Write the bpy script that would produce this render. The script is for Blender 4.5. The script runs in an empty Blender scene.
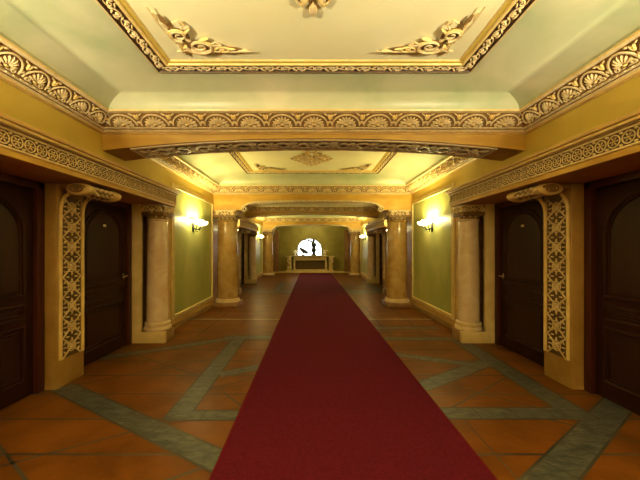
import bpy, bmesh, math, random
from mathutils import Vector, Matrix
random.seed(7)
PI = math.pi
SC = bpy.context.scene
COL = SC.collection
CX = 0.035                    # middle of the corridor
V = Vector

# ------------------------------------------------------------------ materials
def mat(name, col, col2=None, rough=.55, scale=3.0, detail=5, bump=0.0, bscale=40, metal=0.0,
        stretch=(1, 1, 1), emit=None, estr=0, lo=.35, hi=.65, coat=0.0, distort=0.4, spec=.5, rot=(0, 0, 0)):
    m = bpy.data.materials.new(name); m.use_nodes = True
    nt = m.node_tree; N = nt.nodes; L = nt.links
    b = N['Principled BSDF']
    b.inputs['Roughness'].default_value = rough
    b.inputs['Metallic'].default_value = metal
    b.inputs['Coat Weight'].default_value = coat
    b.inputs['Specular IOR Level'].default_value = spec
    b.inputs['Base Color'].default_value = (*col, 1)
    tc = N.new('ShaderNodeTexCoord'); mp = N.new('ShaderNodeMapping')
    mp.inputs['Scale'].default_value = stretch
    mp.inputs['Rotation'].default_value = rot
    L.new(tc.outputs['Object'], mp.inputs['Vector'])
    if col2:
        n = N.new('ShaderNodeTexNoise'); n.inputs['Scale'].default_value = scale
        n.inputs['Detail'].default_value = detail; n.inputs['Distortion'].default_value = distort
        r = N.new('ShaderNodeValToRGB')
        r.color_ramp.elements[0].position = lo; r.color_ramp.elements[1].position = hi
        r.color_ramp.elements[0].color = (*col, 1); r.color_ramp.elements[1].color = (*col2, 1)
        L.new(mp.outputs[0], n.inputs['Vector']); L.new(n.outputs['Fac'], r.inputs['Fac'])
        L.new(r.outputs['Color'], b.inputs['Base Color'])
    if bump:
        n2 = N.new('ShaderNodeTexNoise'); n2.inputs['Scale'].default_value = bscale
        n2.inputs['Detail'].default_value = 4
        bp = N.new('ShaderNodeBump'); bp.inputs['Strength'].default_value = bump
        bp.inputs['Distance'].default_value = .01
        L.new(mp.outputs[0], n2.inputs['Vector']); L.new(n2.outputs['Fac'], bp.inputs['Height'])
        L.new(bp.outputs[0], b.inputs['Normal'])
    if emit:
        b.inputs['Emission Color'].default_value = (*emit, 1)
        b.inputs['Emission Strength'].default_value = estr
    return m

M = dict(
    terracotta=mat('terracotta_tile', (.094, .030, .004), (.172, .057, .008), .34, 2.6, 6, .25, 18, lo=.3, hi=.7, spec=.10),
    slate=mat('slate_inlay', (.036, .041, .038), (.090, .089, .076), .36, 9, 6, .4, 30, stretch=(1, 2, 1), spec=.22),
    grout=mat('grout', (.014, .011, .008), (.06, .052, .036), .6, 1.5),
    pale_strip=mat('pale_floor_strip', (.60, .58, .40), (.68, .64, .44), .25, 8),
    carpet=mat('crimson_carpet', (.082, .0042, .014), (.118, .007, .021), .95, 60, 3, .8, 260, spec=.1),
    carpet_edge=mat('carpet_binding', (.10, .004, .011), None, .9, spec=.1),
    yellow=mat('ochre_yellow_plaster', (.53, .365, .055), (.62, .44, .075), .6, 1.6, 5, .06, 50),
    green=mat('olive_glazed_plaster', (.27, .30, .085), (.42, .40, .13), .38, 1.9, 7, .08, 35, stretch=(1, 1, .6), lo=.3, hi=.72),
    frame=mat('pale_gold_moulding', (.60, .45, .19), (.70, .55, .26), .45, 5),
    gold_brown=mat('golden_brown_glaze', (.42, .24, .065), (.58, .36, .11), .42, 3.0, 6, .05, 40),
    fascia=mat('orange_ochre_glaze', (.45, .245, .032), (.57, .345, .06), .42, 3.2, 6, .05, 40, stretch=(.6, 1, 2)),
    plaster=mat('pale_stone_plaster', (.56, .41, .17), (.68, .52, .25), .5, 4.0, 6, .08, 45),
    pier=mat('ochre_stone_plaster', (.27, .145, .030), (.36, .21, .055), .5, 4.0, 6, .08, 45),
    scroll=mat('ochre_gilt_scroll', (.52, .35, .11), (.64, .46, .18), .4, 9, 5),
    pier_relief=mat('antique_gold_carving', (.50, .35, .14), (.66, .50, .25), .38, 14, 4),
    relief=mat('gilded_relief', (.62, .46, .22), (.76, .60, .33), .4, 14, 4),
    relief_gold=mat('brighter_gilding', (.72, .50, .16), (.80, .60, .25), .38, 14, 4),
    recess=mat('dark_umber_ground', (.065, .028, .008), (.10, .045, .014), .6, 12),
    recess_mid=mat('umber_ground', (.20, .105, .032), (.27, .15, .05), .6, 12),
    soffit_relief=mat('antique_soffit_relief', (.52, .41, .23), (.66, .54, .32), .4, 14, 4),
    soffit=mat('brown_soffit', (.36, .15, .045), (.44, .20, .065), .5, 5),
    cream=mat('cream_ceiling_plaster', (.83, .77, .46), (.88, .83, .54), .7, 1.4, 4, .05, 30),
    cove=mat('sage_glazed_cove', (.36, .42, .235), (.66, .62, .42), .38, 1.3, 7, .05, 25, lo=.28, hi=.74),
    marble=mat('rose_cream_marble', (.58, .39, .24), (.72, .58, .42), .2, 4, 8, 0, 30, stretch=(1.2, .5, 1.2), rot=(.7, .6, .5), lo=.25, hi=.7, distort=1.1),
    marble_gold=mat('honey_marble', (.34, .19, .052), (.50, .33, .13), .18, 3.2, 8, 0, 30, stretch=(1.2, .5, 1.2), rot=(.7, .6, .5), lo=.3, hi=.75, distort=1.1),
    column_base=mat('column_base_stone', (.60, .43, .22), (.70, .54, .32), .4, 5),
    plinth_brown=mat('brown_plinth_stone', (.22, .11, .045), (.30, .16, .07), .4, 5),
    door=mat('dark_mahogany', (.020, .0060, .0035), (.030, .0095, .0050), .42, 3, 6, .03, 14, stretch=(4, 4, .35), spec=.16),
    door_frame=mat('red_brown_door_frame', (.042, .009, .005), (.06, .015, .008), .4, 3, 5, 0, 20, stretch=(4, 4, .4), spec=.2),
    skirting_and_shade=mat('brown_skirting_and_shade', (.22, .12, .045), (.28, .16, .06), .5, 4),
    steel=mat('satin_steel', (.62, .60, .56), None, .25, metal=1),
    iron=mat('black_wrought_iron', (.018, .014, .010), None, .45, metal=.5),
    glass_glow=mat('glowing_frosted_glass', (.9, .8, .55), None, .4, emit=(1, .83, .42), estr=13),
    bulb=mat('lamp_bulb', (1, .9, .7), None, .4, emit=(1, .88, .55), estr=40),
    daylight=mat('bright_daylight', (.9, .95, 1), None, .6, emit=(.93, .97, 1), estr=7),
    bronze=mat('dark_bronze', (.03, .035, .035), (.05, .055, .05), .4, 8, metal=.5),
    white=mat('white_porcelain', (.8, .79, .74), None, .3),
    olive=mat('olive_end_plaster', (.25, .215, .045), (.33, .285, .065), .55, 2.0, 6),
    console=mat('carved_pale_gold_wood', (.58, .45, .20), (.72, .58, .30), .42, 8, 5),
    dark=mat('dark_recess_wood', (.10, .06, .022), (.13, .08, .03), .6, 6),
    window_frame=mat('grey_window_frame', (.14, .14, .13), None, .5),
)

# ------------------------------------------------------------------ mesh builder
class MB:
    def __init__(self): self.v = []; self.f = []; self.m = []; self.mats = []
    def mi(self, k):
        if k not in self.mats: self.mats.append(k)
        return self.mats.index(k)
    def add(self, vs, fs, k):
        o = len(self.v); i = self.mi(k)
        self.v += [tuple(p) for p in vs]
        for f in fs: self.f.append([a + o for a in f]); self.m.append(i)
    def box(self, x0, x1, y0, y1, z0, z1, k, c=0.0):
        if x0 > x1: x0, x1 = x1, x0
        if c <= 0:
            vs = [(x, y, z) for z in (z0, z1) for y in (y0, y1) for x in (x0, x1)]
            self.add(vs, [(0, 2, 3, 1), (4, 5, 7, 6), (0, 1, 5, 4), (2, 6, 7, 3), (0, 4, 6, 2), (1, 3, 7, 5)], k)
        else:
            bm = bmesh.new(); bmesh.ops.create_cube(bm, size=1)
            for p in bm.verts:
                p.co = ((x0 + x1) / 2 + p.co.x * (x1 - x0), (y0 + y1) / 2 + p.co.y * (y1 - y0), (z0 + z1) / 2 + p.co.z * (z1 - z0))
            bmesh.ops.bevel(bm, geom=bm.edges[:], offset=c, segments=2, profile=.5, affect='EDGES')
            bm.verts.index_update()
            self.add([p.co[:] for p in bm.verts], [[q.index for q in f.verts] for f in bm.faces], k); bm.free()
    def lathe(self, prof, c, k, n=32, sx=1, sy=1):
        vs = []; fs = []
        for r, z in prof:
            for i in range(n):
                a = 2 * PI * i / n; vs.append((c[0] + sx * r * math.cos(a), c[1] + sy * r * math.sin(a), c[2] + z))
        for j in range(len(prof) - 1):
            for i in range(n):
                i2 = (i + 1) % n; fs.append((j * n + i, j * n + i2, (j + 1) * n + i2, (j + 1) * n + i))
        fs.append(list(range(n))[::-1]); fs.append([(len(prof) - 1) * n + i for i in range(n)])
        self.add(vs, fs, k)
    def tube(self, pts, r, k, n=6):
        pts = [V(p) for p in pts]
        if len(pts) < 2: return
        rs = r if isinstance(r, (list, tuple)) else [r] * len(pts)
        vs = []; fs = []
        t0 = (pts[1] - pts[0]).normalized()
        u = t0.orthogonal().normalized()
        for i, p in enumerate(pts):
            t = (pts[min(i + 1, len(pts) - 1)] - pts[max(i - 1, 0)])
            if t.length < 1e-9: t = t0
            t.normalize()
            u = (u - t * u.dot(t))
            if u.length < 1e-6: u = t.orthogonal()
            u.normalize(); w = t.cross(u)
            for j in range(n):
                a = 2 * PI * j / n; vs.append(p + (u * math.cos(a) + w * math.sin(a)) * rs[i])
        for i in range(len(pts) - 1):
            for j in range(n):
                j2 = (j + 1) % n; fs.append((i * n + j, i * n + j2, (i + 1) * n + j2, (i + 1) * n + j))
        fs.append(list(range(n))[::-1]); fs.append([(len(pts) - 1) * n + j for j in range(n)])
        self.add(vs, fs, k)
    def blob(self, c, A, B, C, k, n=6, rings=3):
        c = V(c); vs = [c + C]; fs = []
        for i in range(1, rings + 1):
            th = PI * i / (rings + 1)
            for j in range(n):
                a = 2 * PI * j / n
                vs.append(c + (A * math.cos(a) + B * math.sin(a)) * math.sin(th) + C * math.cos(th))
        vs.append(c - C); e = len(vs) - 1
        for j in range(n):
            j2 = (j + 1) % n
            fs.append((0, 1 + j, 1 + j2)); fs.append((e, 1 + (rings - 1) * n + j2, 1 + (rings - 1) * n + j))
            for i in range(rings - 1):
                fs.append((1 + i * n + j, 1 + (i + 1) * n + j, 1 + (i + 1) * n + j2, 1 + i * n + j2))
        self.add(vs, fs, k)
    def rings(self, loops, k, closed=True, cap=False):
        n = len(loops[0]); vs = [p for l in loops for p in l]; fs = []
        for j in range(len(loops) - 1):
            for i in range(n if closed else n - 1):
                i2 = (i + 1) % n; fs.append((j * n + i, j * n + i2, (j + 1) * n + i2, (j + 1) * n + i))
        if cap: fs.append(list(range(n))); fs.append([(len(loops) - 1) * n + i for i in range(n)])
        self.add(vs, fs, k)
    def prism(self, poly, f0, f1, k):      # poly: 2D points; f0/f1 map them to the two faces
        n = len(poly); vs = [f0(*p) for p in poly] + [f1(*p) for p in poly]
        fs = [list(range(n))[::-1], list(range(n, 2 * n))] + [(i, (i + 1) % n, n + (i + 1) % n, n + i) for i in range(n)]
        self.add(vs, fs, k)
    def build(self, name, parent=None, at=None, angle=38):
        me = bpy.data.meshes.new(name)
        o0 = V(at) if at else (wloc(parent) if parent else V((0, 0, 0)))
        me.from_pydata([tuple(V(p) - o0) for p in self.v], [], self.f)
        for k in self.mats: me.materials.append(M[k])
        me.polygons.foreach_set('material_index', self.m)
        bm = bmesh.new(); bm.from_mesh(me); bmesh.ops.recalc_face_normals(bm, faces=bm.faces[:]); bm.to_mesh(me); bm.free()
        me.polygons.foreach_set('use_smooth', [True] * len(me.polygons))
        me.set_sharp_from_angle(angle=math.radians(angle))
        me.update()
        o = bpy.data.objects.new(name, me); COL.objects.link(o)
        if parent: o.parent = parent; o.location = o0 - wloc(parent)
        elif at: o.location = o0
        return o

def wloc(o):
    l = V((0, 0, 0))
    while o: l += o.location; o = o.parent
    return l
def tag(o, label=None, cat=None, group=None, kind=None):
    if label: o['label'] = label
    if cat: o['category'] = cat
    if group: o['group'] = group
    if kind: o['kind'] = kind
    return o
def thing(name, label, cat, loc, group=None):
    o = bpy.data.objects.new(name, None); o.location = loc; COL.objects.link(o)
    o.empty_display_size = .1
    return tag(o, label, cat, group)
def struct(name, mb, parent=None):
    o = mb.build(name, parent)
    if not parent: o['kind'] = 'structure'
    return o

# ------------------------------------------------------------------ relief motifs in a local frame (s along, u across, h out)
class Fr:
    def __init__(self, O, S, U, N): self.O, self.S, self.U, self.N = V(O), V(S).normalized(), V(U).normalized(), V(N).normalized()
    def __call__(self, s, u, h=0): return self.O + self.S * s + self.U * u + self.N * h
class Fr2(Fr):
    def __init__(self, c, q, a, b): super().__init__(c, (q, 0, 0), (0, -1, 0), (0, 0, -1)); self.S = V((q * a, 0, 0)); self.U = V((0, -b, 0))
def leaf(mb, F, s, u, ang, l, w, h, k, n=6):
    d = F.S * math.cos(ang) + F.U * math.sin(ang); e = -F.S * math.sin(ang) + F.U * math.cos(ang)
    mb.blob(F(s, u, h * .2), d * (l / 2), e * (w / 2), F.N * h, k, n)
def stroke(mb, F, pts, r, k, h=0.004, n=5): mb.tube([F(a, b, h) for a, b in pts], r, k, n)
def spiral(c, r0, r1, a0, turns, n=18, sx=1):
    out = []
    for i in range(n + 1):
        t = i / n; a = a0 + turns * 2 * PI * t; r = r0 + (r1 - r0) * t
        out.append((c[0] + sx * r * math.cos(a), c[1] + r * math.sin(a)))
    return out
def shell(mb, F, s, w, H, fine=True):
    """scallop under a round arch, with curls at its foot; spans s +- w/2, u 0..H"""
    k = 'relief'; rw = min(w, H) * .055
    arc = [(s + w * .43 * math.cos(a), H * .12 + H * .78 * math.sin(a)) for a in [PI * i / 12 for i in range(13)]]
    stroke(mb, F, arc, rw, k, rw)
    for i in range(7):
        a = PI * (.12 + .76 * i / 6)
        L = .5
        ds, du = w * .40 * math.cos(a), H * .72 * math.sin(a)
        p0 = (s + ds * .12, H * .18 + du * .12); p1 = (s + ds * .82, H * .18 + du * .84)
        ln = math.hypot(p1[0] - p0[0], p1[1] - p0[1]); an = math.atan2(p1[1] - p0[1], p1[0] - p0[0])
        leaf(mb, F, (p0[0] + p1[0]) / 2, (p0[1] + p1[1]) / 2, an, ln, w * .085, H * .13, k)
    leaf(mb, F, s, H * .2, 0, w * .16, H * .16, H * .14, 'relief_gold')
    for q in (-1, 1):
        stroke(mb, F, spiral((s + q * w * .27, H * .16), H * .15, H * .03, PI / 2, 1.2 * q, 10), rw * .9, k, rw)
        leaf(mb, F, s + q * w * .47, H * .72, PI / 2 + q * .25, H * .42, w * .10, H * .12, 'relief_gold')
        leaf(mb, F, s + q * w * .46, H * .30, PI / 2 - q * .6, H * .34, w * .07, H * .1, k)
        leaf(mb, F, s + q * w * .36, H * .90, -q * .5, w * .16, H * .10, H * .1, k)
        leaf(mb, F, s + q * w * .12, H * .07, 0, w * .2, H * .09, H * .1, k)
def acanthus(mb, F, s0, s1, H, pitch, k='relief', h=.012):
    """running vine: a wave with leaves on both sides, in a band of height H"""
    n = max(2, round((s1 - s0) / pitch)); p = (s1 - s0) / n
    wave = [(s0 + (s1 - s0) * i / (n * 8), H / 2 + H * .26 * math.sin(PI * i / 8)) for i in range(n * 8 + 1)]
    stroke(mb, F, wave, H * .05, k, h * .5)
    for i in range(n):
        q = 1 if i % 2 == 0 else -1; c = s0 + (i + .5) * p
        stroke(mb, F, spiral((c + p * .08, H / 2 - q * H * .04), H * .22, H * .05, q * PI / 2, -1.1 * q, 9, p / H * .9 if p > H else 1), H * .05, k, h * .6)
        leaf(mb, F, c - p * .25, H / 2 - q * H * .24, -q * .8, p * .5, H * .18, h, k)
        leaf(mb, F, c + p * .30, H / 2 - q * H * .30, q * .5, p * .48, H * .16, h, k)
        leaf(mb, F, c - p * .02, H / 2 + q * H * .02, .9 * q, p * .34, H * .16, h * 1.1, k)
        leaf(mb, F, c + p * .42, H / 2 + q * H * .14, -.9 * q, p * .36, H * .14, h, k)
def rosette(mb, F, s, u, R, k='relief', petals=8, ring=True, gold='relief_gold'):
    if ring: stroke(mb, F, [(s + R * math.cos(2 * PI * i / 14), u + R * math.sin(2 * PI * i / 14)) for i in range(15)], R * .11, k, R * .08)
    for i in range(petals):
        a = 2 * PI * i / petals
        leaf(mb, F, s + R * .50 * math.cos(a), u + R * .50 * math.sin(a), a, R * .58, R * .26, R * .18, k, 5)
    leaf(mb, F, s, u, 0, R * .34, R * .34, R * .25, gold, 6)
def beads(mb, F, s0, s1, u, pitch, r, k):
    n = int((s1 - s0) / pitch)
    for i in range(n):
        mb.blob(F(s0 + (i + .5) * pitch, u, 0), F.S * pitch * .36, F.U * r, F.N * r, k, 5, 2)

# ------------------------------------------------------------------ dimensions (metres; x is measured from the corridor's middle)
W_WALL, W_LINTEL, W_DOOR, W_PIER = 2.54, 2.31, 2.90, 2.72
Y_BACK, Y_END = -4.6, 18.7
LB, LT = 2.19, 2.47                    # lintel bottom and top
ZC0, ZC1, ZF = 2.88, 3.05, 3.28        # cornice bottom, cornice top, flat ceiling
BEAMS = [(-.80, -.35), (3.60, 4.04), (7.66, 8.16), (11.40, 11.84), (15.60, 16.10)]
BAYS = [(-.35, 3.60), (4.04, 7.66), (8.16, 11.40), (11.84, 15.60), (16.10, Y_END)]
ALC = [1.62, 9.55]                     # where each door alcove begins
A_PIER, A_PIER2, A_BLOCK, A_END = 1.55, 1.93, 3.09, 3.44
def X(s, w): return CX + s * w

# ------------------------------------------------------------------ floor
fl = MB()
fl.add([(-3.2, Y_BACK, 0), (3.3, Y_BACK, 0), (3.3, Y_END + .3, 0), (-3.2, Y_END + .3, 0)], [(0, 1, 2, 3)], 'terracotta')
fl.add([(-3.2, Y_BACK, -.12), (3.3, Y_BACK, -.12), (3.3, Y_END + .3, -.12), (-3.2, Y_END + .3, -.12)], [(3, 2, 1, 0)], 'terracotta')
def strip(a, b, w, k, z):
    a, b = V((*a, z)), V((*b, z)); d = (b - a).normalized(); n = V((-d.y, d.x, 0)) * (w / 2)
    fl.add([a - n, b - n, b + n, a + n], [(0, 1, 2, 3)], k)
def inlay(a, b, w, z):
    strip(a, b, w + .036, 'grout', z - .0006); strip(a, b, w, 'slate', z)
    L = math.dist(a, b); n = int(L / .42)
    for i in range(1, n + 1):
        t = i / (n + 1); p = (a[0] + (b[0] - a[0]) * t, a[1] + (b[1] - a[1]) * t)
        d = ((b[0] - a[0]) / L, (b[1] - a[1]) / L)
        strip((p[0] - d[1] * w / 2, p[1] + d[0] * w / 2), (p[0] + d[1] * w / 2, p[1] - d[0] * w / 2), .008, 'grout', z + .0004)
for k in range(-9, 42):                # joints of the square tiles
    y = 2.18 + .45 * k
    strip((-3, y), (-.65, y), .021, 'grout', .0008); strip((1.2, y), (3.1, y), .021, 'grout', .0008)
for x in (-2.55, -1.93, 1.36, 1.98, 2.6):
    for a, b in ((Y_BACK, 1.9), (5.1, 9.9), (13.1, Y_END)):
        strip((x, a), (x, b), .021, 'grout', .0010)
strip((1.34, 1.2), (1.34, 2.7), .012, 'grout', .001)
for off in (0, 7.93, -7.93):
    for a, b in [((-2.9, 2.62), (-1.55, 1.75)), ((-1.62, 1.55), (-.66, 2.09)), ((-2.62, 1.78), (-1.1, 2.66)), ((-3.0, 3.0), (-1.3, 4.1)), ((-2.6, 4.3), (-1.3, 3.5)),
                 ((1.18, 3.52), (2.35, 2.64)), ((1.3, 2.8), (2.3, 3.5)), ((1.9, 2.75), (2.9, 2.05)), ((-.9, 3.1), (-.66, 2.85)), ((-1.07, 3.2), (-.66, 3.45))]:
        strip((a[0], a[1] + off), (b[0], b[1] + off), .021, 'grout', .0014)
    I = [((-1.19, 2.62), (-1.19, 5.0), .20), ((-1.29, 2.69), (-.64, 2.69), .14), ((-2.68, 3.235), (-.60, 2.085), .18),
         ((-2.85, 4.08), (-1.25, 5.0), .16), ((-1.08, 3.55), (-.62, 3.80), .15), ((-1.45, 5.03), (-.64, 5.03), .20),
         ((2.40, 2.62), (2.40, 5.0), .23), ((1.17, 2.72), (2.50, 2.72), .17), ((3.0, 2.92), (1.35, 1.81), .20),
         ((1.17, 3.23), (2.30, 3.93), .18), ((1.17, 4.24), (2.10, 3.84), .14), ((1.17, 4.95), (2.30, 4.95), .17),
         ((1.20, 5.62), (2.40, 5.62), .16)]
    for j, (a, b, w) in enumerate(I):
        inlay((a[0], a[1] + off), (b[0], b[1] + off), w, .002 + .0004 * (j % 4))
for y in (10.3,):
    for x0, x1 in ((-2.3, -.66), (1.2, 2.4)): inlay((x0, y), (x1, y), .42, .0042)
strip((-2.5, 6.30), (-.66, 6.30), .035, 'pale_strip', .0045); strip((1.19, 6.30), (2.55, 6.30), .035, 'pale_strip', .0045)  # thin pale line across the floor on either side of the carpet
struct('floor', fl)

cp = MB()
cp.box(-.645, 1.185, -3.9, 17.75, .006, .018, 'carpet', .004)
cpo = tag(cp.build('carpet_runner', at=(.27, 0, .006)), 'long plain crimson carpet runner laid along the tiled corridor floor', 'carpet')
for x in (-.655, 1.175):
    e = MB(); e.box(x, x + .02, -3.9, 17.75, .006, .020, 'carpet_edge', .004); e.build('binding', cpo)

# ------------------------------------------------------------------ walls
def wall(side, s):
    w = MB()
    segs = []; y = Y_BACK
    for a in ALC: segs.append((y, a)); y = a + A_END
    segs.append((y, Y_END))
    for a, b in segs:
        w.box(X(s, W_WALL), X(s, 3.1), a, b, 0, LT - .02, 'gold_brown')
    w.box(X(s, W_WALL), X(s, 3.1), Y_BACK, Y_END, LT - .02, 3.6, 'yellow')
    for a in ALC:
        b = a + A_END
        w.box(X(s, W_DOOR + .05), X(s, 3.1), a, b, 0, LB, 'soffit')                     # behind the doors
        for ya, yb, jy0, jy1 in ((a, a + .35, a + .29, a + .35), (b - .35, b, b - .35, b - .29)):
            w.box(X(s, 2.335), X(s, W_DOOR + .05), ya + .01, yb - .01, 0, .178, 'skirting_and_shade', .006)  # block body browner than its front: corridor-side shade put into the colour
            w.box(X(s, 2.33), X(s, W_DOOR + .05), jy0, jy1, 0, .18, 'plaster', .008)       # L-shaped end block: plinth and jamb
            w.box(X(s, 2.71), X(s, W_DOOR + .05), jy0, jy1, .17, LB, 'plaster', .006)
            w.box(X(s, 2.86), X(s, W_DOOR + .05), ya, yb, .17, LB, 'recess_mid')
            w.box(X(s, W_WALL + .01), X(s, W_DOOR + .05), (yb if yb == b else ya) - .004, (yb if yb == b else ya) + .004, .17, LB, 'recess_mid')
    return struct('wall_' + side, w)
wall('left', -1); wall('right', 1)
w = MB(); w.box(-3.1, 3.2, Y_BACK - .2, Y_BACK, 0, 3.6, 'yellow'); struct('wall_rear_bounce', w)  # added behind the viewer to close the space for bounced light
w = MB()                                                    # end wall with an arched opening
def arch_poly(xc, hw, z0, zs, rise, n=20): return [(xc + hw, z0)] + [(xc + hw * math.cos(PI * i / n), zs + rise * math.sin(PI * i / n)) for i in range(n + 1)] + [(xc - hw, z0)]
ax, ahw, az0, azs, ar = -.09, .76, 1.05, 1.42, .68
ap = arch_poly(ax, ahw, az0, azs, ar)[1:-1]
def wf(y):
    return lambda x, z: (x, y, z)
outer = []
for x, z in ap:
    t = (x - ax) / ahw; outer.append((ax + 3.2 * t, 3.6))
for q in range(len(ap) - 1):
    w.add([(ap[q][0], Y_END, ap[q][1]), (ap[q + 1][0], Y_END, ap[q + 1][1]), (outer[q + 1][0], Y_END, 3.6), (outer[q][0], Y_END, 3.6)], [(0, 1, 2, 3)], 'olive')
    w.add([(ap[q][0], Y_END, ap[q][1]), (ap[q + 1][0], Y_END, ap[q + 1][1]), (ap[q + 1][0], Y_END + .25, ap[q + 1][1]), (ap[q][0], Y_END + .25, ap[q][1])], [(0, 1, 2, 3)], 'olive')
for q in (-1, 1):
    w.add([(ax + q * ahw, Y_END, az0), (ax + q * ahw, Y_END, azs), (ax + q * 3.2, Y_END, 3.6), (ax + q * 3.2, Y_END, az0)], [(0, 1, 2, 3)], 'olive')
    w.add([(ax + q * ahw, Y_END, az0), (ax + q * ahw, Y_END, azs), (ax + q * ahw, Y_END + .25, azs), (ax + q * ahw, Y_END + .25, az0)], [(0, 1, 2, 3)], 'olive')
w.add([(ax - 3.2, Y_END, 0), (ax + 3.2, Y_END, 0), (ax + 3.2, Y_END, az0), (ax - 3.2, Y_END, az0)], [(0, 1, 2, 3)], 'olive')
w.add([(ax - ahw, Y_END, az0), (ax + ahw, Y_END, az0), (ax + ahw, Y_END + .25, az0), (ax - ahw, Y_END + .25, az0)], [(0, 1, 2, 3)], 'olive')
struct('wall_end', w)
wn = MB()                                                   # bright arched window
wn.prism(arch_poly(ax, ahw, az0, azs, ar), wf(Y_END + .20), wf(Y_END + .24), 'daylight')
wo = struct('window_1', wn)
fr = MB()
fr.tube([(x, Y_END + .17, z) for x, z in arch_poly(ax, ahw - .02, az0, azs, ar - .02)], .022, 'window_frame', 6)
fr.build('window_frame', wo)

def panel_frame(n, s, y0, y1):
    """gold-edged olive panel on the wall between alcove and column"""
    f = MB(); x = X(s, W_WALL); z0, z1 = .20, 2.68
    xi = X(s, W_WALL - .004)
    f.box(xi, X(s, W_WALL + .01), y0 + .04, y1 - .04, z0 + .04, z1 - .04, 'green')
    for wd, pr, off in ((.075, .022, 0), (.025, .036, .06)):
        xa, xb = X(s, W_WALL - pr), X(s, W_WALL + .01); xc = X(s, W_WALL - pr + .002)
        f.box(xa, xb, y0 + off, y0 + off + wd, z0 + off, z1 - off, 'frame', .006)
        f.box(xa, xb, y1 - off - wd, y1 - off, z0 + off, z1 - off, 'frame', .006)
        f.box(xc, xb, y0 + off + .003, y1 - off - .003, z0 + off + .003, z0 + off + wd, 'frame', .006)
        f.box(xc, xb, y0 + off + .003, y1 - off - .003, z1 - off - wd, z1 - off - .003, 'frame', .006)
    return struct('trim_%d' % n, f)
nt = 1
for s in (-1, 1):
    for y0, y1 in ((-2.0, 1.3), (5.36, 7.62), (8.25, 9.42), (13.3, 15.5), (16.2, 18.2)):
        panel_frame(nt, s, y0, y1); nt += 1
for side, s in (('left', -1), ('right', 1)):
    b = MB()
    for y0, y1 in ((Y_BACK, ALC[0]), (ALC[0] + A_END, ALC[1]), (ALC[1] + A_END, Y_END)):
        b.box(X(s, W_WALL - .018), X(s, W_WALL + .01), y0, y1, 0, .10, 'skirting_and_shade', .004)
    struct('baseboard_' + side, b)

# lintels with the rosette frieze
def lintel(n, s, a, full=True):
    b = a + A_END
    l = MB(); xf = X(s, W_LINTEL)
    l.box(X(s, W_LINTEL + .015), X(s, W_DOOR + .05), a + .01, b - .01, LB, LB + .02, 'soffit')
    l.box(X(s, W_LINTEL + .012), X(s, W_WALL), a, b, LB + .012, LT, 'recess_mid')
    l.box(xf, X(s, W_LINTEL + .02), a, b, LB, LB + .055, 'fascia', .005)                 # plain ochre strip
    l.box(X(s, W_LINTEL - .012), X(s, W_LINTEL + .02), a - .005, b + .005, LB + .055, LB + .072, 'relief', .004)
    l.box(X(s, W_LINTEL - .012), X(s, W_LINTEL + .02), a - .005, b + .005, LB + .190, LB + .205, 'relief', .004)
    for i, (pr, z0, z1, k) in enumerate(((.025, .205, .222, 'recess_mid'), (.045, .222, .246, 'relief_gold'), (.065, .246, .28, 'gold_brown'))):
        l.box(X(s, W_LINTEL - pr), X(s, W_WALL + .01), a - pr, b + pr, LB + z0, LB + z1, k, .006)
    l.box(X(s, W_LINTEL + .006), X(s, W_WALL + .01), a + .002, b - .002, LB + .004, LB + .2, 'fascia')
    F = Fr((X(s, W_LINTEL - .001), a, LB + .072), (0, 1, 0), (0, 0, 1), (-s, 0, 0))
    l.box(X(s, W_LINTEL - .0015), X(s, W_LINTEL + .02), a + .005, b - .005, LB + .07, LB + .192, 'recess')
    num = round(A_END / .108); p = A_END / num
    for i in range(num):
        c = (i + .5) * p
        rosette(l, F, c, .059, .046, 'relief', 6)
        for q in (.012, .106): leaf(l, F, c + p / 2, q, 0, .03, .024, .012, 'relief', 5)
    beads(l, F, 0, A_END, .126, .03, .008, 'relief'); beads(l, F, 0, A_END, -.002, .03, .006, 'relief')
    return struct('trim_%d' % n, l)
for s in (-1, 1):
    for a in ALC: lintel(nt, s, a); nt += 1

# ------------------------------------------------------------------ ceiling bays
def rect(y0, y1, ds, dy, z):
    return [(X(-1, W_WALL - ds), y0 + dy, z), (X(1, W_WALL - ds), y0 + dy, z), (X(1, W_WALL - ds), y1 - dy, z), (X(-1, W_WALL - ds), y1 - dy, z)]
ce = MB(); cv = MB()
DS, DY = .98, .60                      # how far in the flat field starts
for y0, y1 in BAYS:
    loops = []
    for i in range(13):
        t = PI / 2 * i / 12
        e = 1 - math.cos(t) if i < 12 else 1
        loops.append(rect(y0, y1, .23 + (DS + .02 - .23) * e, .23 + (DY + .02 - .23) * e, ZC1 - .005 + (ZF + .005 - ZC1) * math.sin(t)))
    cv.rings(loops, 'cove')
    ce.add(rect(y0, y1, DS, DY, ZF), [(0, 1, 2, 3)], 'cream')
ce.box(-3.1, 3.2, Y_BACK, Y_END + .1, 3.5, 3.6, 'cream')
ce.box(-2.6, 2.7, Y_BACK, BEAMS[0][0], ZF, ZF + .06, 'cream')
struct('ceiling', ce)
struct('trim_%d' % nt, cv); nt += 1

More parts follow.
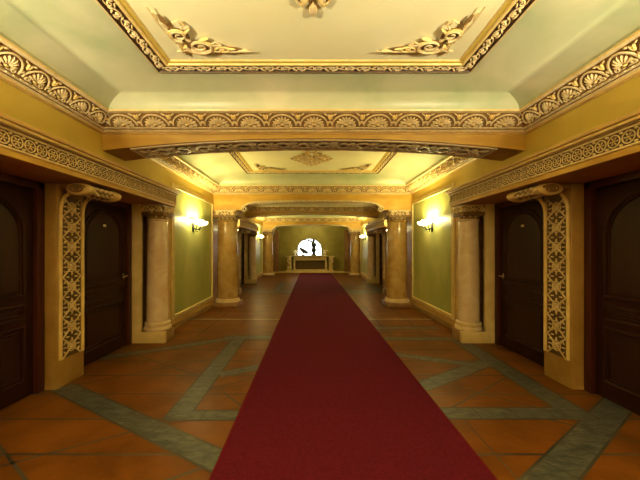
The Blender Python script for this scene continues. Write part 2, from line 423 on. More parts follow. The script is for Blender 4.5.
def cornice(n, y0, y1, detail):
    c = MB()
    prof = [(0, ZC0 - .02, None), (.012, ZC0 - .02, 'gold_brown'), (.02, ZC0 - .005, 'gold_brown'), (.045, ZC0, 'relief_gold'), (.055, ZC0 + .012, 'relief'),
            (.045, ZC0 + .024, 'recess_mid'), (.066, ZC0 + .034, 'relief'), (.070, ZC0 + .042, 'relief'), (.075, ZC0 + .045, 'recess_mid'),
            (.20, ZC1 - .02, 'recess_mid'), (.212, ZC1 - .022, 'relief'), (.235, ZC1 - .012, 'relief'), (.24, ZC1 + .004, 'relief_gold'), (.20, ZC1 + .012, 'relief_gold')]
    for a, b in zip(prof, prof[1:]):
        c.rings([rect(y0, y1, a[0], a[0], a[1]), rect(y0, y1, b[0], b[0], b[1])], b[2])
    dA, zA, dB, zB = .075, ZC0 + .045, .20, ZC1 - .02
    H = math.hypot(dB - dA, zB - zA); sl = V((dB - dA, zB - zA)) / H
    xl, xr = X(-1, W_WALL), X(1, W_WALL)
    sides = [
        (Fr((xl + dA, y1 - dA, zA), (1, 0, 0), (0, -sl.x, sl.y), (0, -sl.y, -sl.x)), xr - xl - 2 * dA, .375),
        (Fr((xl + dA, y0 + dA, zA), (0, 1, 0), (sl.x, 0, sl.y), (sl.y, 0, -sl.x)), y1 - y0 - 2 * dA, .245),
        (Fr((xr - dA, y0 + dA, zA), (0, 1, 0), (-sl.x, 0, sl.y), (-sl.y, 0, -sl.x)), y1 - y0 - 2 * dA, .245)]
    for F, L, p in sides:
        m = .06; num = round((L - 2 * m) / p); p = (L - 2 * m) / num
        for i in range(num): shell(c, F, m + (i + .5) * p, p, H)
        F2 = Fr(F(0, -.012, .004), F.S, F.U, F.N)
        nb = int(L / .06)
        for i in range(nb): leaf(c, F2, (i + .5) * L / nb, 0, 0, .045, .016, .009, 'relief', 5)
    return struct('trim_%d' % n, c)
for i, (y0, y1) in enumerate(BAYS[:4]): cornice(nt, y0, y1, i); nt += 1

def field_moulding(n, y0, y1):
    f = MB(); a, b = .0, .19
    def lp(d, z): return rect(y0, y1, DS + d, DY + d * .85, z)
    prof = [(-.012, ZF + .004, None), (-.012, ZF - .022, 'relief'), (.012, ZF - .030, 'relief'), (.018, ZF - .014, 'recess'), (.125, ZF - .014, 'recess'),
            (.130, ZF - .030, 'relief'), (.150, ZF - .028, 'relief_gold'), (.155, ZF - .014, 'relief_gold'), (.185, ZF - .012, 'yellow'), (.20, ZF + .002, 'relief_gold')]
    for p, q in zip(prof, prof[1:]): f.rings([lp(p[0], p[1]), lp(q[0], q[1])], q[2])
    xl, xr = X(-1, W_WALL - DS - .02), X(1, W_WALL - DS - .02)
    zz = ZF - .014; H = .10
    yb = y1 - DY - .017; ya = y0 + DY + .017
    acanthus(f, Fr((xl, yb, zz), (1, 0, 0), (0, -1, 0), (0, 0, -1)), .05, xr - xl - .05, H * .85, .16, 'relief', .014)
    acanthus(f, Fr((xl, ya, zz), (0, 1, 0), (1, 0, 0), (0, 0, -1)), .05, yb - ya - .05, H, .105, 'relief', .016)
    acanthus(f, Fr((xr, ya, zz), (0, 1, 0), (-1, 0, 0), (0, 0, -1)), .05, yb - ya - .05, H, .105, 'relief', .016)
    return struct('trim_%d' % n, f)
for y0, y1 in BAYS[:4]: field_moulding(nt, y0, y1); nt += 1

# ceiling ornaments
def medallion(label, c):
    m = MB(); F = Fr(c, (1, 0, 0), (0, 1, 0), (0, 0, -1)); a, b = .43, .54
    for q in range(4):
        an = PI / 2 * q; r = a if q % 2 == 0 else b
        cs, sn = math.cos(an), math.sin(an)
        leaf(m, F, cs * r * .88, sn * r * .88, an, r * .26, .07, .03, 'relief')
        for d in (-1, 1): leaf(m, F, cs * r * .74 - sn * d * .06, sn * r * .74 + cs * d * .06, an + d * .5, r * .24, .05, .028, 'relief_gold')
        leaf(m, F, cs * r * .5, sn * r * .5, an, r * .34, .09, .04, 'relief')
    pts = [(1, 0), (0, 1), (-1, 0), (0, -1)]
    for q in range(4):
        p, r = pts[q], pts[(q + 1) % 4]
        for i in range(1, 5):
            t = i / 5; s, u = (p[0] * (1 - t) + r[0] * t) * a, (p[1] * (1 - t) + r[1] * t) * b
            an = math.atan2(u, s)
            for sc in (.86, .62):
                stroke(m, F, spiral((s * sc, u * sc), .055, .012, an, 1.2 if i % 2 else -1.2, 9), .012, 'relief' if i % 2 else 'relief_gold', .012)
                leaf(m, F, s * sc * 1.04, u * sc * 1.04, an + .4 * (-1) ** i, .12, .04, .024, 'relief_gold' if i % 2 else 'relief')
    for i in range(12):
        an = 2 * PI * i / 12; leaf(m, F, .12 * math.cos(an), .14 * math.sin(an), an, .15, .05, .035, 'relief')
    leaf(m, F, 0, 0, 0, .10, .12, .05, 'relief_gold', 8)
    dm = [(a * .8, 0), (0, b * .8), (-a * .8, 0), (0, -b * .8)]
    m.prism(dm, lambda s, u: F(s, u, -.001), lambda s, u: F(s, u, .006), 'recess_mid')  # flat umber plate, painted shade behind the carved leaves
    tag(m.build('ceiling_medallion', at=c), label, 'ceiling ornament', 'carved diamond ceiling medallions')
medallion('large carved gilt diamond medallion cut by the top edge of the picture', (CX - .02, 1.75, ZF - .001))
medallion('carved gilt diamond medallion on the yellow ceiling seen beyond the first arched beam', (CX - .02, 5.95, ZF - .001))

def corner_ornament(label, c, q):
    m = MB(); F = Fr2(c, q, .66, .58)     # s inward along the rear edge, u toward the viewer
    k, g = 'relief', 'relief_gold'
    for u_ in ((.36, .16, 0, .42, .26), (.66, .10, -.12, .46, .11), (.15, .38, 0, .24, .30), (.06, .62, 1.6, .3, .07)):
        leaf(m, F, u_[0], u_[1], u_[2], u_[3], u_[4], .007, 'recess_mid', 16)  # flat umber leaves paint in the shading beneath the scrolls
    stroke(m, F, [(1.02 * t, .06 + .05 * math.sin(PI * 2 * t) * (1 - t)) for t in [i / 16 for i in range(17)]], [.012 - .007 * i / 16 for i in range(17)], k, .012)
    stroke(m, F, [(.05 + .06 * math.sin(PI * 2 * t) * (1 - t) - .06 * t, .9 * t + .02) for t in [i / 16 for i in range(17)]], [.013 - .008 * i / 16 for i in range(17)], k, .012)
    stroke(m, F, spiral((.34, .17), .15, .02, PI, 1.9, 30, 1.25), [.016 - .010 * i / 30 for i in range(31)], k, .016)
    stroke(m, F, spiral((.15, .40), .115, .02, -PI / 2, -1.6, 24), [.014 - .008 * i / 24 for i in range(25)], k, .016)
    stroke(m, F, spiral((.62, .09), .07, .012, PI, -1.4, 16, 1.6), .010, g, .012)
    stroke(m, F, spiral((.34, .17), .19, .11, PI * .9, .75, 16, 1.35), .008, g, .012)
    stroke(m, F, spiral((.15, .40), .15, .09, -PI / 2, -.7, 14), .008, g, .012)
    stroke(m, F, [(.40, .05), (.52, .10), (.62, .20), (.56, .26), (.50, .22)], .008, k, .012)
    stroke(m, F, [(.22, .52), (.28, .60), (.24, .68), (.16, .64)], .008, k, .012)
    for s, u, an, l in ((.52, .20, -.35, .26), (.42, .30, .3, .2), (.72, .11, -.2, .2), (.28, .05, .1, .24), (.12, .14, .8, .2), (.06, .28, 1.4, .2),
                        (.26, .46, .7, .2), (.05, .58, 1.8, .18), (.00, .72, 1.7, .18), (.88, .06, -.05, .18), (.34, .17, .2, .12), (.22, .30, 2.2, .14)):
        leaf(m, F, s, u, an, l * .8, .036, .018, g if int(l * 100) % 4 == 0 else k)
    tag(m.build('corner_ornament', at=c), label, 'ceiling ornament', 'gilt scroll ornaments in the ceiling corners')
for (yb, txt) in ((BAYS[0][1], 'of the nearest cream ceiling'), (BAYS[1][1], 'of the ceiling beyond the first beam')):
    for q, side in ((1, 'left'), (-1, 'right')):
        corner_ornament('gilt leafy scroll ornament in the far %s corner %s' % (side, txt), (X(-q, W_WALL - DS - .34), yb - DY - .30, ZF - .021), q)

# ------------------------------------------------------------------ beams
def beam(label, y0, y1, kind):
    t = thing('ceiling_beam', label, 'beam', (CX, (y0 + y1) / 2, 2.6), 'arched beams across the corridor')
    zt = ZC0 - .004; n = 48; HW = W_WALL - .001
    if kind == 'low':
        def zb(x): return 2.815 - .145 * (abs(x) / HW) ** 2.2
        P = HW
    else:
        P = 1.80 if y0 < 10 else 2.0
        def zb(x):
            x = abs(x)
            if x >= P: return 2.465
            d = (P - x) / .42
            base = 2.70 - .04 * (x / P) ** 2
            return base if d >= 1 else 2.465 + (base - 2.465) * math.sqrt(max(0, 1 - (1 - d) ** 2))
    xs = sorted(set([-HW + 2 * HW * i / n for i in range(n + 1)] + ([q * (P - .42 * f) for q in (-1, 1) for f in (0, .03, .08, .16, .28, .42, .6, .8, 1)] if kind != 'low' else [])))
    body = MB()
    def strip3(y, k): body.rings([[(CX + x, y, zb(x)) for x in xs], [(CX + x, y, ZC0 - .004) for x in xs]], k, False)
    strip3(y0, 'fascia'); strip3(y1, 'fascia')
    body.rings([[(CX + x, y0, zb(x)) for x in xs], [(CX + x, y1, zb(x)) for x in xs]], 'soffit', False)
    body.box(CX - HW, CX + HW, y0, y1, ZC0 - .006, 3.45, 'yellow')
    body.build('fascia', t)
    # carved soffit panel
    so = MB(); x1 = 2.22 if kind == 'low' else P - .02; dep = y1 - y0
    ys = (y0 + .05, y1 - .05)
    xx = [x for x in xs if abs(x) <= x1 + 1e-6]; xx = [-x1] + [x for x in xx if abs(x) < x1 - .004] + [x1]
    def nrm(x):
        d = (zb(x + .01) - zb(x - .01)) / .02; v = V((d, 0, -1)); return v.normalized()
    if kind == 'low':
        for yy, rr in ((y0 + .045, .018), (y1 - .045, .018), (y0 + .09, .010), (y1 - .09, .010)):
            so.tube([(CX + x, yy, zb(x)) for x in xx], rr, 'soffit_relief', 6)
        for q in (-1, 1):
            so.tube([(CX + q * x1, y0 + .045, zb(x1)), (CX + q * x1, y1 - .045, zb(x1))], .018, 'soffit_relief', 6)
            so.tube([(CX + q * (x1 - .05), y0 + .09, zb(x1)), (CX + q * (x1 - .05), y1 - .09, zb(x1))], .010, 'soffit_relief', 6)
        so.rings([[(CX + x, y0 + .09, zb(x) - .003) for x in xx], [(CX + x, y1 - .09, zb(x) - .003) for x in xx]], 'recess_mid', False)
        num = 17; p = (2 * x1 - .12) / num
        for i in range(num):
            x = -x1 + .06 + (i + .5) * p; nn = nrm(x); S = V((nn.z * -1, 0, nn.x)).normalized()
            F = Fr((CX + x, (y0 + y1) / 2, zb(x) - .004), S, (0, 1, 0), nn)
            h = dep / 2 - .10; q = 1 if i % 2 else -1
            stroke(so, F, spiral((0, q * h * .15), h * .66, h * .12, q * PI / 2, 1.5 * q, 18, 1.0), .012, 'soffit_relief', .008)
            for s, u, an, l in ((-.09, -q * h * .6, q * .5, .14), (.09, q * h * .65, q * .5, .14), (.10, -q * h * .5, -q * .7, .13), (-.10, q * h * .45, -q * .8, .13), (0, q * h * .15, .4, .08), (0, -q * h * .75, 0, .12)):
                leaf(so, F, s, u, an, l, .045, .020, 'soffit_relief')
    else:
        for yy, rr in ((y0 - .005, .026), (y0 + .06, .016), (y1 + .005, .026), (y1 - .06, .016)):
            so.tube([(CX + x, yy, zb(x) + .004) for x in xx], rr, 'soffit_relief', 6)
        for q in (-1, 1):
            for yy in (y0 - .01,):      # scroll where the arch springs
                so.tube([(CX + q * (P + .01 - .0) - q * a, yy, b) for a, b in spiral((.075, 2.50), .085, .015, PI * .5, 1.4, 16)], .018, 'soffit_relief', 6)
        nlf = 40
        for i in range(nlf):
            x = -x1 + .1 + (i + .5) * (2 * x1 - .2) / nlf; nn = nrm(x); S = V((-nn.z, 0, nn.x)).normalized()
            F = Fr((CX + x, (y0 + y1) / 2, zb(x)), S, (0, 1, 0), nn)
            for q in (-1, 1): leaf(so, F, 0, q * .08, q * .8, .14, .05, .02, 'soffit_relief')
    so.build('carved_soffit', t)
    return t
beam('wide orange-ochre beam nearest the viewer, low arch with carved underside, above the near door surrounds', *BEAMS[1], 'low')
beam('arched ochre beam carried by the pair of stout honey marble columns with brown plinths', *BEAMS[2], 'high')
beam('narrow dark carved beam seen through the arch, in front of the last arch', *BEAMS[3], 'low')
beam('farthest arched beam framing the olive end wall with the bright window', *BEAMS[4], 'high')
b0 = MB(); b0.box(CX - W_WALL, CX + W_WALL, BEAMS[0][0], BEAMS[0][1], 2.72, 3.45, 'fascia', .01); struct('trim_%d' % nt, b0); nt += 1

# ------------------------------------------------------------------ columns
def capital(mb, c, r, z0, z1, wid, leaves=12):
    H = z1 - z0; hw = wid / 2; up = V((0, 0, 1))
    mb.lathe([(r * .98, 0), (r * 1.0, H * .1), (r * 1.03, H * .5), (r * 1.08, H * .82)], (c[0], c[1], z0), 'recess_mid', 28)
    mb.box(c[0] - hw * .97, c[0] + hw * .97, c[1] - hw * .97, c[1] + hw * .97, z0 + H * .22, z1 - H * .12, 'recess_mid', H * .05)
    for i in range(leaves):
        a = 2 * PI * i / leaves; d = V((math.cos(a), math.sin(a), 0)); tn = V((-d.y, d.x, 0))
        p = V((c[0], c[1], z0 + H * .24)) + d * r * 1.03
        mb.blob(p, tn * (r * .13), up * H * .20 + d * H * .05, d * (r * .05), 'soffit_relief')
        mb.blob(p + up * (H * .2) + d * r * .05, tn * (r * .10), up * H * .05, d * (r * .07), 'relief')
    for d, tn in ((V((0, -1, 0)), V((1, 0, 0))), (V((0, 1, 0)), V((1, 0, 0))), (V((1, 0, 0)), V((0, 1, 0))), (V((-1, 0, 0)), V((0, 1, 0)))):
        F = Fr(V((c[0], c[1], z0)) + d * hw * .975, tn, up, d)       # scroll-and-leaf carving on each face
        for q in (-1, 1):
            stroke(mb, F, spiral((q * hw * .62, H * .66), H * .19, H * .04, PI / 2, -1.5 * q, 14), H * .05, 'relief', H * .03)
            stroke(mb, F, [(q * hw * .62, H * .85), (q * hw * .3, H * .80), (q * hw * .12, H * .62), (0, H * .46)], H * .045, 'relief', H * .03)
            leaf(mb, F, q * hw * .30, H * .60, -q * .8, H * .30, H * .14, H * .07, 'soffit_relief')
            leaf(mb, F, q * hw * .86, H * .54, q * 1.2, H * .22, H * .08, H * .06, 'soffit_relief')
        leaf(mb, F, 0, H * .72, PI / 2, H * .28, H * .14, H * .07, 'relief')
def big_column(label, s, y):
    x = X(s, 2.22 if y < 10 else 2.3); t = thing('column', label, 'column', (x, y, 0), 'stout marble columns carrying the arches')
    p = MB(); p.box(x - .32, x + .32, y - .33, y + .33, 0, .105, 'plinth_brown', .012); p.build('plinth', t)
    p = MB(); p.lathe([(.30, .104), (.318, .115), (.322, .135), (.312, .155), (.295, .162), (.298, .172), (.302, .185), (.284, .20)], (x, y, 0), 'column_base', 40); p.build('base', t)
    p = MB(); p.lathe([(.266, .198), (.264, .9), (.258, 1.5), (.248, 2.17), (.266, 2.18), (.271, 2.195), (.262, 2.21), (.25, 2.215)], (x, y, 0), 'marble_gold', 48); p.build('shaft', t)
    p = MB(); capital(p, (x, y), .250, 2.212, 2.463, .58, 14); k = p.build('capital', t)
    p = MB(); p.box(x - .58 / 2, x + .58 / 2, y - .58 / 2, y + .58 / 2, 2.463 - .034, 2.463, 'soffit_relief', .009); p.build('abacus', k)
big_column('stout honey marble column on brown plinth left of the carpet, next to the near left lamp', -1, 7.88)
big_column('stout honey marble column on brown plinth right of the carpet, next to the near right lamp', 1, 7.88)
big_column('distant golden column left of the window under the farthest arch', -1, 15.85)
big_column('distant golden column right of the window under the farthest arch', 1, 15.85)

def small_column(label, s, y):
    x = X(s, 2.54); t = thing('column', label, 'column', (x, y, .18), 'slim marble columns beside the doors')
    p = MB(); p.lathe([(.185, .18), (.205, .19), (.208, .215), (.195, .24), (.18, .245), (.185, .255), (.195, .275), (.19, .30), (.168, .315)], (x, y, 0), 'column_base', 36); p.build('base', t)
    p = MB(); p.lathe([(.162, .31), (.161, .8), (.155, 1.4), (.146, 1.93), (.160, 1.937), (.163, 1.95), (.156, 1.962), (.146, 1.966)], (x, y, 0), 'marble', 40); p.build('shaft', t)
    p = MB(); capital(p, (x, y), .146, 1.962, 2.187, .37, 10); k = p.build('capital', t)
    p = MB(); p.box(x - .37 / 2, x + .37 / 2, y - .37 / 2, y + .37 / 2, 2.187 - .034, 2.187, 'soffit_relief', .009); p.build('abacus', k)
small_column('slim pale rose marble column on stone block beside the near left door', -1, ALC[0] + 3.285)
small_column('slim pale rose marble column on stone block beside the near right door', 1, ALC[0] + 3.285)
small_column('slim column at the far end of the distant left door recess', -1, ALC[1] + 3.285)
small_column('slim column at the far end of the distant right door recess', 1, ALC[1] + 3.285)

# ------------------------------------------------------------------ carved piers with scrolls
def pier(label, s, a, fine=True):
    y0, y1 = a + A_PIER, a + A_PIER2; xf = X(s, W_PIER)
    t = thing('pilaster', label, 'pilaster', (X(s, 2.80), (y0 + y1) / 2, 0), 'carved pilasters between the doors')
    b = MB()
    b.box(xf, X(s, W_DOOR + .04), y0, y1, 0, LB - .002, 'pier', .010)
    b.box(xf - s * -.004, X(s, W_DOOR), y0 - .006, y1 + .006, 0, .035, 'pier', .006)
    b.build('body', t)
    c = MB(); F = Fr((X(s, W_PIER + .002), y0 + .065, .30), (0, 1, 0), (0, 0, 1), (-s, 0, 0)); wd, ht = y1 - y0 - .13, 1.76
    c.box(X(s, W_PIER - .003), X(s, W_PIER + .02), y0 + .06, y1 - .06, .30, 2.06, 'recess')
    F = Fr((X(s, W_PIER - .003), y0 + .065, .30), (0, 1, 0), (0, 0, 1), (-s, 0, 0))
    num = 8; p = ht / num
    for i in range(num):
        u0 = i * p
        for a0, a1 in (((0, u0), (wd, u0 + p)), ((wd, u0), (0, u0 + p))):
            stroke(c, F, [a0, ((a0[0] + a1[0]) / 2, (a0[1] + a1[1]) / 2), a1], .0085, 'pier_relief', .006)
        rosette(c, F, wd / 2, u0 + p / 2, .056, 'pier_relief', 6, gold='pier_relief')
        stroke(c, F, [(wd / 2 + .036 * math.cos(2 * PI * j / 12), u0 + p / 2 + .036 * math.sin(2 * PI * j / 12)) for j in range(13)], .006, 'pier_relief', .012)
        for q in (0, 1):
            for an in (0, 1, -1):
                leaf(c, F, wd * (.13 if q == 0 else .87) , u0 + p / 2 + an * .055, (an * .9) if q == 0 else PI - an * .9, .055, .018, .012, 'pier_relief')
        if i:
            for an in (.0, PI / 2, PI, PI * 1.5): leaf(c, F, wd / 2 + .06 * math.cos(an), u0 + .04 * math.sin(an), an, .055, .02, .014, 'pier_relief')
            for an in (PI / 4, 3 * PI / 4, 5 * PI / 4, 7 * PI / 4): leaf(c, F, wd / 2 + .085 * math.cos(an), u0 + .085 * math.sin(an), an + .6, .045, .014, .010, 'pier_relief')
    c.build('carved_panel', t)
    for y in (y0 + .040, y1 - .030):         # rolled edge that swings out at the top to meet the scroll
        e = MB(); pts = [(X(s, W_PIER - .004), y, .30), (X(s, W_PIER - .004), y, 1.0), (X(s, W_PIER - .004), y, 1.88)]
        for i in range(1, 9):
            q = PI / 2 * i / 8; pts.append((X(s, W_PIER - .004 - .10 * (1 - math.cos(q))), y, 1.88 + .20 * math.sin(q)))
        e.tube(pts, .019, 'scroll', 10); e.build('edge_moulding', t)
    sc = MB(); xc, zc, hx, hz = X(s, 2.465), 2.118, .135, .066
    ya, yb = y0 - .05, y1 + .10; L = yb - ya
    loops = []
    for f, g in ((0, .80), (.02, .97), (.06, 1), (.12, .98), (.22, .84), (.36, .80), (.5, .78), (.64, .80), (.78, .84), (.88, .98), (.94, 1), (.98, .97), (1, .80)):
        loops.append([(xc + hx * g * math.cos(2 * PI * i / 28), ya + L * f, zc + hz * g * math.sin(2 * PI * i / 28)) for i in range(28)])
    sc.rings(loops, 'scroll', True, True)
    sc.box(X(s, 2.50), X(s, W_PIER + .02), y0 + .02, y1 - .02, zc + .01, LB - .003, 'pier', .008)
    so = sc.build('scroll', t)
    for yy, dy in ((ya, -1), (yb, 1)):
        sp = MB()
        for ln in (0,):
            pts = [(xc + hx * r * math.cos(an) * -s, yy + dy * .004, zc + hz * r * math.sin(an)) for an, r in [(PI * .1 + 2 * PI * 2.1 * i / 46, .66 - .58 * i / 46) for i in range(47)]]
            sp.tube(pts, .0085, 'recess_mid', 6)
        sp.blob((xc, yy + dy * .004, zc), V((.018, 0, 0)), V((0, .012, 0)), V((0, 0, .012)), 'recess_mid')
        sp.build('volute_spiral', so)
    sc = MB()
    for i in range(7):                       # leaf scales round the bolster
        for j in range(12):
            an = 2 * PI * (j + .5 * (i % 2)) / 12; f = .28 + .44 * i / 6
            p = V((xc + hx * .82 * math.cos(an), ya + L * f, zc + hz * .82 * math.sin(an))); nn = V((math.cos(an) / hx, 0, math.sin(an) / hz)).normalized(); tn = nn.cross(V((0, 1, 0)))
            sc.blob(p, V((0, .036, 0)), tn * .016, nn * .010, 'relief' if (i + j) % 2 else 'recess_mid', 5)
    sc.build('leaf_carving', so)
pier('carved lattice pilaster with scroll top between the two nearest left doors', -1, ALC[0])
pier('carved lattice pilaster with scroll top between the two nearest right doors', 1, ALC[0])
pier('small distant pilaster in the left door recess beyond the stout column', -1, ALC[1])
pier('small distant pilaster in the right door recess beyond the stout column', 1, ALC[1])

# ------------------------------------------------------------------ doors
def door(n, s, ya, yb, hinge_near, plate=True):
    """ya..yb opening along the wall; handle on the far jamb unless hinge_near is False"""
    t = bpy.data.objects.new('door_%d' % n, None); t.location = (X(s, W_DOOR), (ya + yb) / 2, 0); COL.objects.link(t); t['kind'] = 'structure'
    f = MB(); xo, xi = X(s, W_DOOR - .055), X(s, W_DOOR + .05); fw = .085
    f.box(xo, xi, ya, ya + fw, 0, LB - .004, 'door_frame', .008); f.box(xo, xi, yb - fw, yb, 0, LB - .004, 'door_frame', .008)
    f.box(xo, xi, ya, yb, LB - .004 - .075, LB - .004, 'door_frame', .008)
    f.build('door_frame', t)
    a, b = ya + fw, yb - fw; d = MB(); xs_, xb = X(s, W_DOOR - .012), X(s, W_DOOR + .04)
    d.box(xs_, xb, a + .003, b - .003, .008, LB - .08, 'door', .004)
    xm = X(s, W_DOOR - .014); m = .11; hw = (b - a) / 2 - m; yc = (a + b) / 2
    def outline(z0, z1, arch, hw):
        if not arch: return [(yc - hw, z0), (yc + hw, z0), (yc + hw, z1), (yc - hw, z1), (yc - hw, z0)]
        r = min(hw, .42); zs = z1 - r
        return [(yc - hw, zs), (yc - hw, z0), (yc + hw, z0), (yc + hw, zs)] + [(yc + hw * math.cos(PI * i / 20), zs + r * math.sin(PI * i / 20)) for i in range(1, 21)]
    for z0, z1, ar in ((1.02, LB - .17, True), (.80, .93, False), (.18, .71, False)):
        for k, (ins, rr) in enumerate(((0, .018), (.04, .010))):
            d.tube([(xm, y, z) for y, z in outline(z0 + ins, z1 - ins, ar, hw - ins)], rr, 'door', 8)
        if not ar or True:
            pl = outline(z0 + .06, z1 - .06, ar, hw - .06); pl = pl[:-1]
            d.prism(pl, lambda y, z: (X(s, W_DOOR - .010), y, z), lambda y, z: (X(s, W_DOOR - .020), y, z), 'door')
    leaf_o = d.build('door_leaf', t)
    h = MB(); yh = b - .07 if hinge_near else a + .07; q = -1 if hinge_near else 1
    h.box(X(s, W_DOOR - .022), X(s, W_DOOR - .010), yh - .02, yh + .02, 1.035, 1.115, 'steel', .004)
    h.tube([(X(s, W_DOOR - .02), yh, 1.08), (X(s, W_DOOR - .075), yh, 1.08), (X(s, W_DOOR - .085), yh + q * .02, 1.08), (X(s, W_DOOR - .085), yh + q * .15, 1.075)], .012, 'steel', 10)
    h.lathe([(.012, 0), (.012, .01)], (X(s, W_DOOR - .022), yh, 1.045), 'steel', 10)
    h.build('door_handle', leaf_o)
    if plate:
        p = MB(); yp = yc
        p.box(X(s, W_DOOR - .030), X(s, W_DOOR - .018), yp - .028, yp + .028, 1.79, 1.822, 'relief', .006)
        p.box(X(s, W_DOOR - .034), X(s, W_DOOR - .028), yp - .018, yp + .018, 1.798, 1.814, 'relief_gold', .002)
        p.build('number_plate', leaf_o)
nd = 1
for a in ALC:
    for s in (-1, 1):
        door(nd, s, a + .35, a + A_PIER, False); nd += 1
        door(nd, s, a + A_PIER2, a + A_BLOCK, True); nd += 1

# ------------------------------------------------------------------ wall lamps
def point(loc, e, col, r=.1):
    l = bpy.data.lights.new('lamp_or_fill_light', 'POINT'); l.energy = e; l.color = col; l.shadow_soft_size = r
    o = bpy.data.objects.new('lamp_or_fill_light', l); COL.objects.link(o); o.location = loc; return o
def uplight(loc, e, col, r=.05, tilt=(0, 0), size=172):
    l = bpy.data.lights.new('lamp_or_fill_light', 'SPOT'); l.energy = e; l.color = col; l.shadow_soft_size = r
    l.spot_size = math.radians(size); l.spot_blend = .35
    o = bpy.data.objects.new('lamp_or_fill_light', l); COL.objects.link(o); o.location = loc
    o.rotation_euler = (PI + tilt[0], tilt[1], 0); return o
def sconce(label, s, y, power):
    z = 2.06; xw = X(s, W_WALL - .005)
    t = thing('wall_lamp', label, 'wall lamp', (xw, y, z), 'glowing bowl wall lamps')
    p = MB(); p.lathe([(.0, 0), (.07, .002), (.075, .012), (.05, .022), (.02, .03)], (0, 0, 0), 'iron', 20)
    p.v = [(xw - s * q[2], y + q[0] * .8, z - .12 + q[1] * 1.5) for q in p.v]; p.build('backplate', t)
    p = MB()
    pts = [(xw - s * .02, y, z - .12), (xw - s * .06, y, z - .17), (xw - s * .12, y, z - .165), (xw - s * .16, y, z - .12), (xw - s * .17, y, z - .075)]
    p.tube(pts, .012, 'iron', 8)
    p.tube([(xw - s * (.09 + .05 * r * math.cos(an)), y, z - .20 + .05 * r * math.sin(an)) for an, r in [(i * .45, 1 - i / 18) for i in range(16)]], .008, 'iron', 6)
    for q in (-1, 1):
        p.tube([(xw - s * .03, y, z - .14), (xw - s * .10, y + q * .09, z - .17), (xw - s * .15, y + q * .17, z - .11), (xw - s * .16, y + q * .16, z - .07)], .009, 'iron', 6)
    p.build('bracket', t)
    g = MB(); loops = []
    for f in range(9):
        a = PI / 2 * f / 8
        loops.append([(xw - s * .165 + .115 * math.sin(a) * math.cos(2 * PI * i / 32), y + .30 * math.sin(a) * math.sin(2 * PI * i / 32), z + .0 - .085 * math.cos(a)) for i in range(32)])
    loops[0] = [tuple(V(q) + V((0, 0, .0))) for q in loops[0]]
    g.rings(loops[1:], 'glass_glow'); g.add(loops[1], [list(range(32))], 'glass_glow')
    go = g.build('glass_bowl', t)
    sm = go.modifiers.new('thickness', 'SOLIDIFY'); sm.thickness = .006
    for q in (-.14, 0, .14):
        bl = MB(); bl.blob((xw - s * .16, y + q, z + .005), V((.022, 0, 0)), V((0, .022, 0)), V((0, 0, .04)), 'bulb', 10, 5)
        bl.build('bulb', go)
    for q in (-.14, .14):
        uplight((xw - s * .15, y + q, z + .06), power / 2, (1, .83, .30))
    for q in (-.27, .27):
        point((xw - s * .075, y + q, z + .03), power * .085, (1, .84, .34), .02)
PW = 108
for s, sd in ((-1, 'left'), (1, 'right')):
    sconce('bright bowl wall lamp on the near %s olive panel, before the stout column' % sd, s, 6.35, PW)
    sconce('small bright wall lamp peeping past the stout %s column' % sd, s, 9.05, PW * .5)
    sconce('distant wall lamp on the %s between the far door recess and the farthest arch' % sd, s, 14.1, PW * 1.1)

# ------------------------------------------------------------------ end of the corridor: console and ornaments
cz = 18.35
t = thing('console_table', 'carved pale gold console with scrolled sides below the bright arched window', 'console table', (-.05, cz, 0))
c = MB(); c.box(-1.15, 1.05, cz - .18, cz + .30, 1.0, 1.045, 'console', .01); c.box(-1.10, 1.0, cz - .15, cz + .30, .965, 1.0, 'console', .008); c.build('table_top', t)
c = MB(); c.box(-1.05, .95, cz - .10, cz + .30, .74, .965, 'console', .006)
for i in range(20): c.tube([(-1.0 + .1 * i, cz - .10, .77), (-1.0 + .1 * i, cz - .10, .94)], .022, 'console', 6)
c.build('fluted_frieze', t)
c = MB(); c.box(-1.05, .95, cz + .12, cz + .30, .18, .74, 'dark'); c.build('dark_back_panel', t)
c = MB(); c.box(-1.15, 1.05, cz - .16, cz + .30, 0, .13, 'console', .01); c.box(-1.10, 1.0, cz - .12, cz + .30, .13, .18, 'console', .01); c.build('base', t)
for q, x in ((-1, -1.02), (1, .92)):
    c = MB(); c.box(x - .06, x + .06, cz - .10, cz + .15, .18, .74, 'console', .01); c.build('post', t)
for q, x in ((-1, -1.33), (1, 1.23)):
    c = MB()
    c.box(x - .20, x + .20, cz - .12, cz + .28, 0, .12, 'console', .012)
    c.box(x - .13, x + .13, cz - .06, cz + .28, .12, .95, 'console', .012)
    c.box(x - .22, x + .22, cz - .12, cz + .28, .95, 1.0, 'console', .012)
    for zc, r, dd in ((.80, .15, 1), (.28, .12, -1)):
        c.tube([(x + a * q, cz - .09, b) for a, b in spiral((0, zc), r, .02, PI / 2 * dd, 1.6 * dd, 24)], [.035 - .015 * i / 24 for i in range(25)], 'console', 8)
        c.blob((x, cz - .08, zc), V((.05, 0, 0)), V((0, .05, 0)), V((0, 0, .05)), 'console', 10, 5)
    c.tube([(x + q * .14, cz - .09, .72), (x + q * .02, cz - .10, .58), (x - q * .06, cz - .10, .45), (x + q * .04, cz - .09, .34)], [.04, .05, .045, .03], 'console', 8)
    c.build('scroll_support', t)
pb = MB()
for q in (-1, 1): pb.box(X(q, 2.03), X(q, 2.54), 18.3, Y_END, 0, 2.6, 'plinth_brown', .02)
struct('trim_%d' % nt, pb); nt += 1
st = MB(); st.box(X(-1, 2.5), X(1, 2.5), 17.98, Y_END, 0, .055, 'plaster', .008); struct('trim_%d' % nt, st); nt += 1

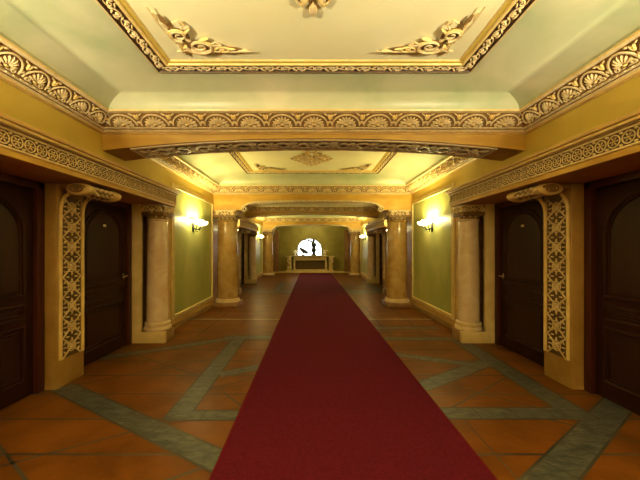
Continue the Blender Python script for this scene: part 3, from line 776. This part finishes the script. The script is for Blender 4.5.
# figure-like bronze ornament, leaning bronze ornament, two pale ornaments on the console
x, y = .17, 18.46
o = MB(); o.lathe([(.16, 1.046), (.17, 1.09), (.10, 1.14), (.09, 1.2), (.15, 1.30), (.17, 1.40), (.12, 1.50), (.11, 1.56), (.16, 1.64), (.17, 1.72), (.14, 1.80), (.07, 1.85), (.06, 1.90), (.10, 1.95), (.08, 2.01), (.01, 2.04)], (x, y, 0), 'bronze', 24)
o.tube([(x, y, 1.74), (x - .15, y - .02, 1.90), (x - .36, y - .02, 1.98), (x - .60, y, 1.97)], [.07, .06, .05, .015], 'bronze', 8)
tag(o.build('statuette', at=(x, y, 1.046)), 'tall slender dark ornament standing upright against the bright window', 'ornament')
x = -.50
o = MB(); o.lathe([(.12, 1.046), (.13, 1.06), (.05, 1.10), (.035, 1.2)], (x, y, 0), 'bronze', 20)
o.tube([(x - .22, y, 1.52), (x - .12, y, 1.44), (x, y, 1.36), (x + .14, y, 1.27), (x + .28, y, 1.2), (x + .36, y, 1.18)], [.03, .09, .12, .12, .09, .03], 'bronze', 10)
o.tube([(x, y, 1.18), (x, y, 1.38)], .05, 'bronze', 8)
for a, b in ((-.28, 1.6), (-.32, 1.46), (.2, 1.40)): o.tube([(x - .02, y, 1.36), (x + a * .6, y, b - .05), (x + a, y, b)], [.04, .025, .006], 'bronze', 6)
tag(o.build('sculpture', at=(x, y, 1.046)), 'low leaning dark sculpture on the console left of the upright ornament', 'ornament')
for x, r, lb in ((-.98, .13, 'small white ornament at the left end of the console top'), (.88, .10, 'small pale gold ornament at the right end of the console top')):
    k = 'white' if x < 0 else 'console'
    o = MB(); o.lathe([(r * .6, 1.046), (r * .65, 1.06), (r * .3, 1.10), (r * .6, 1.15), (r, 1.22), (r * .9, 1.29), (r * .5, 1.34), (r * .6, 1.37), (r * .2, 1.38)], (x, y - .1, 0), k, 20)
    o.tube([(x + r, y - .1, 1.22), (x + r * 1.7, y - .1, 1.26), (x + r * 1.5, y - .1, 1.34), (x + r * .5, y - .1, 1.34)], .016, k, 6)
    tag(o.build('vase', at=(x, y - .1, 1.046)), lb, 'ornament')

# ------------------------------------------------------------------ light
for s in (-1, 1):                                # the wall lamps level with the viewer
    uplight((X(s, 2.25), .1, 2.16), 520, (1, .89, .57), .10)
    point((X(s, 2.25), .1, 2.2), 14, (1, .82, .45), .12)
uplight((CX, -2.0, 2.0), 560, (1, .93, .68), .2, size=150)  # added unseen fill behind the viewer, brightens the near ceiling
point((CX, 17.2, 3.0), 50, (1, .80, .32), .2)  # added fill hidden past the last beam, no fixture, lifts the end wall
SC.world = bpy.data.worlds.new('World'); SC.world.use_nodes = True
bg = SC.world.node_tree.nodes['Background']; bg.inputs['Color'].default_value = (.8, .85, 1, 1); bg.inputs['Strength'].default_value = .3

cam = bpy.data.cameras.new('Camera'); co = bpy.data.objects.new('Camera', cam); COL.objects.link(co)
co.location = (0, 0, 1.5); co.rotation_euler = (PI / 2, 0, 0)
cam.sensor_fit = 'HORIZONTAL'; cam.sensor_width = 36; cam.lens = 300 / 640 * 36
cam.shift_x = 9 / 640; cam.shift_y = 8 / 640; cam.clip_start = .02; cam.clip_end = 100
SC.camera = co
SC.view_settings.view_transform = 'Standard'; SC.view_settings.look = 'None'
SC.view_settings.gamma = 1; SC.view_settings.use_curve_mapping = False
SC.view_settings.exposure = 0.0
SC.cycles.use_denoising = True
SC.cycles.max_bounces = 10; SC.cycles.diffuse_bounces = 6
SC.cycles.sample_clamp_indirect = 8
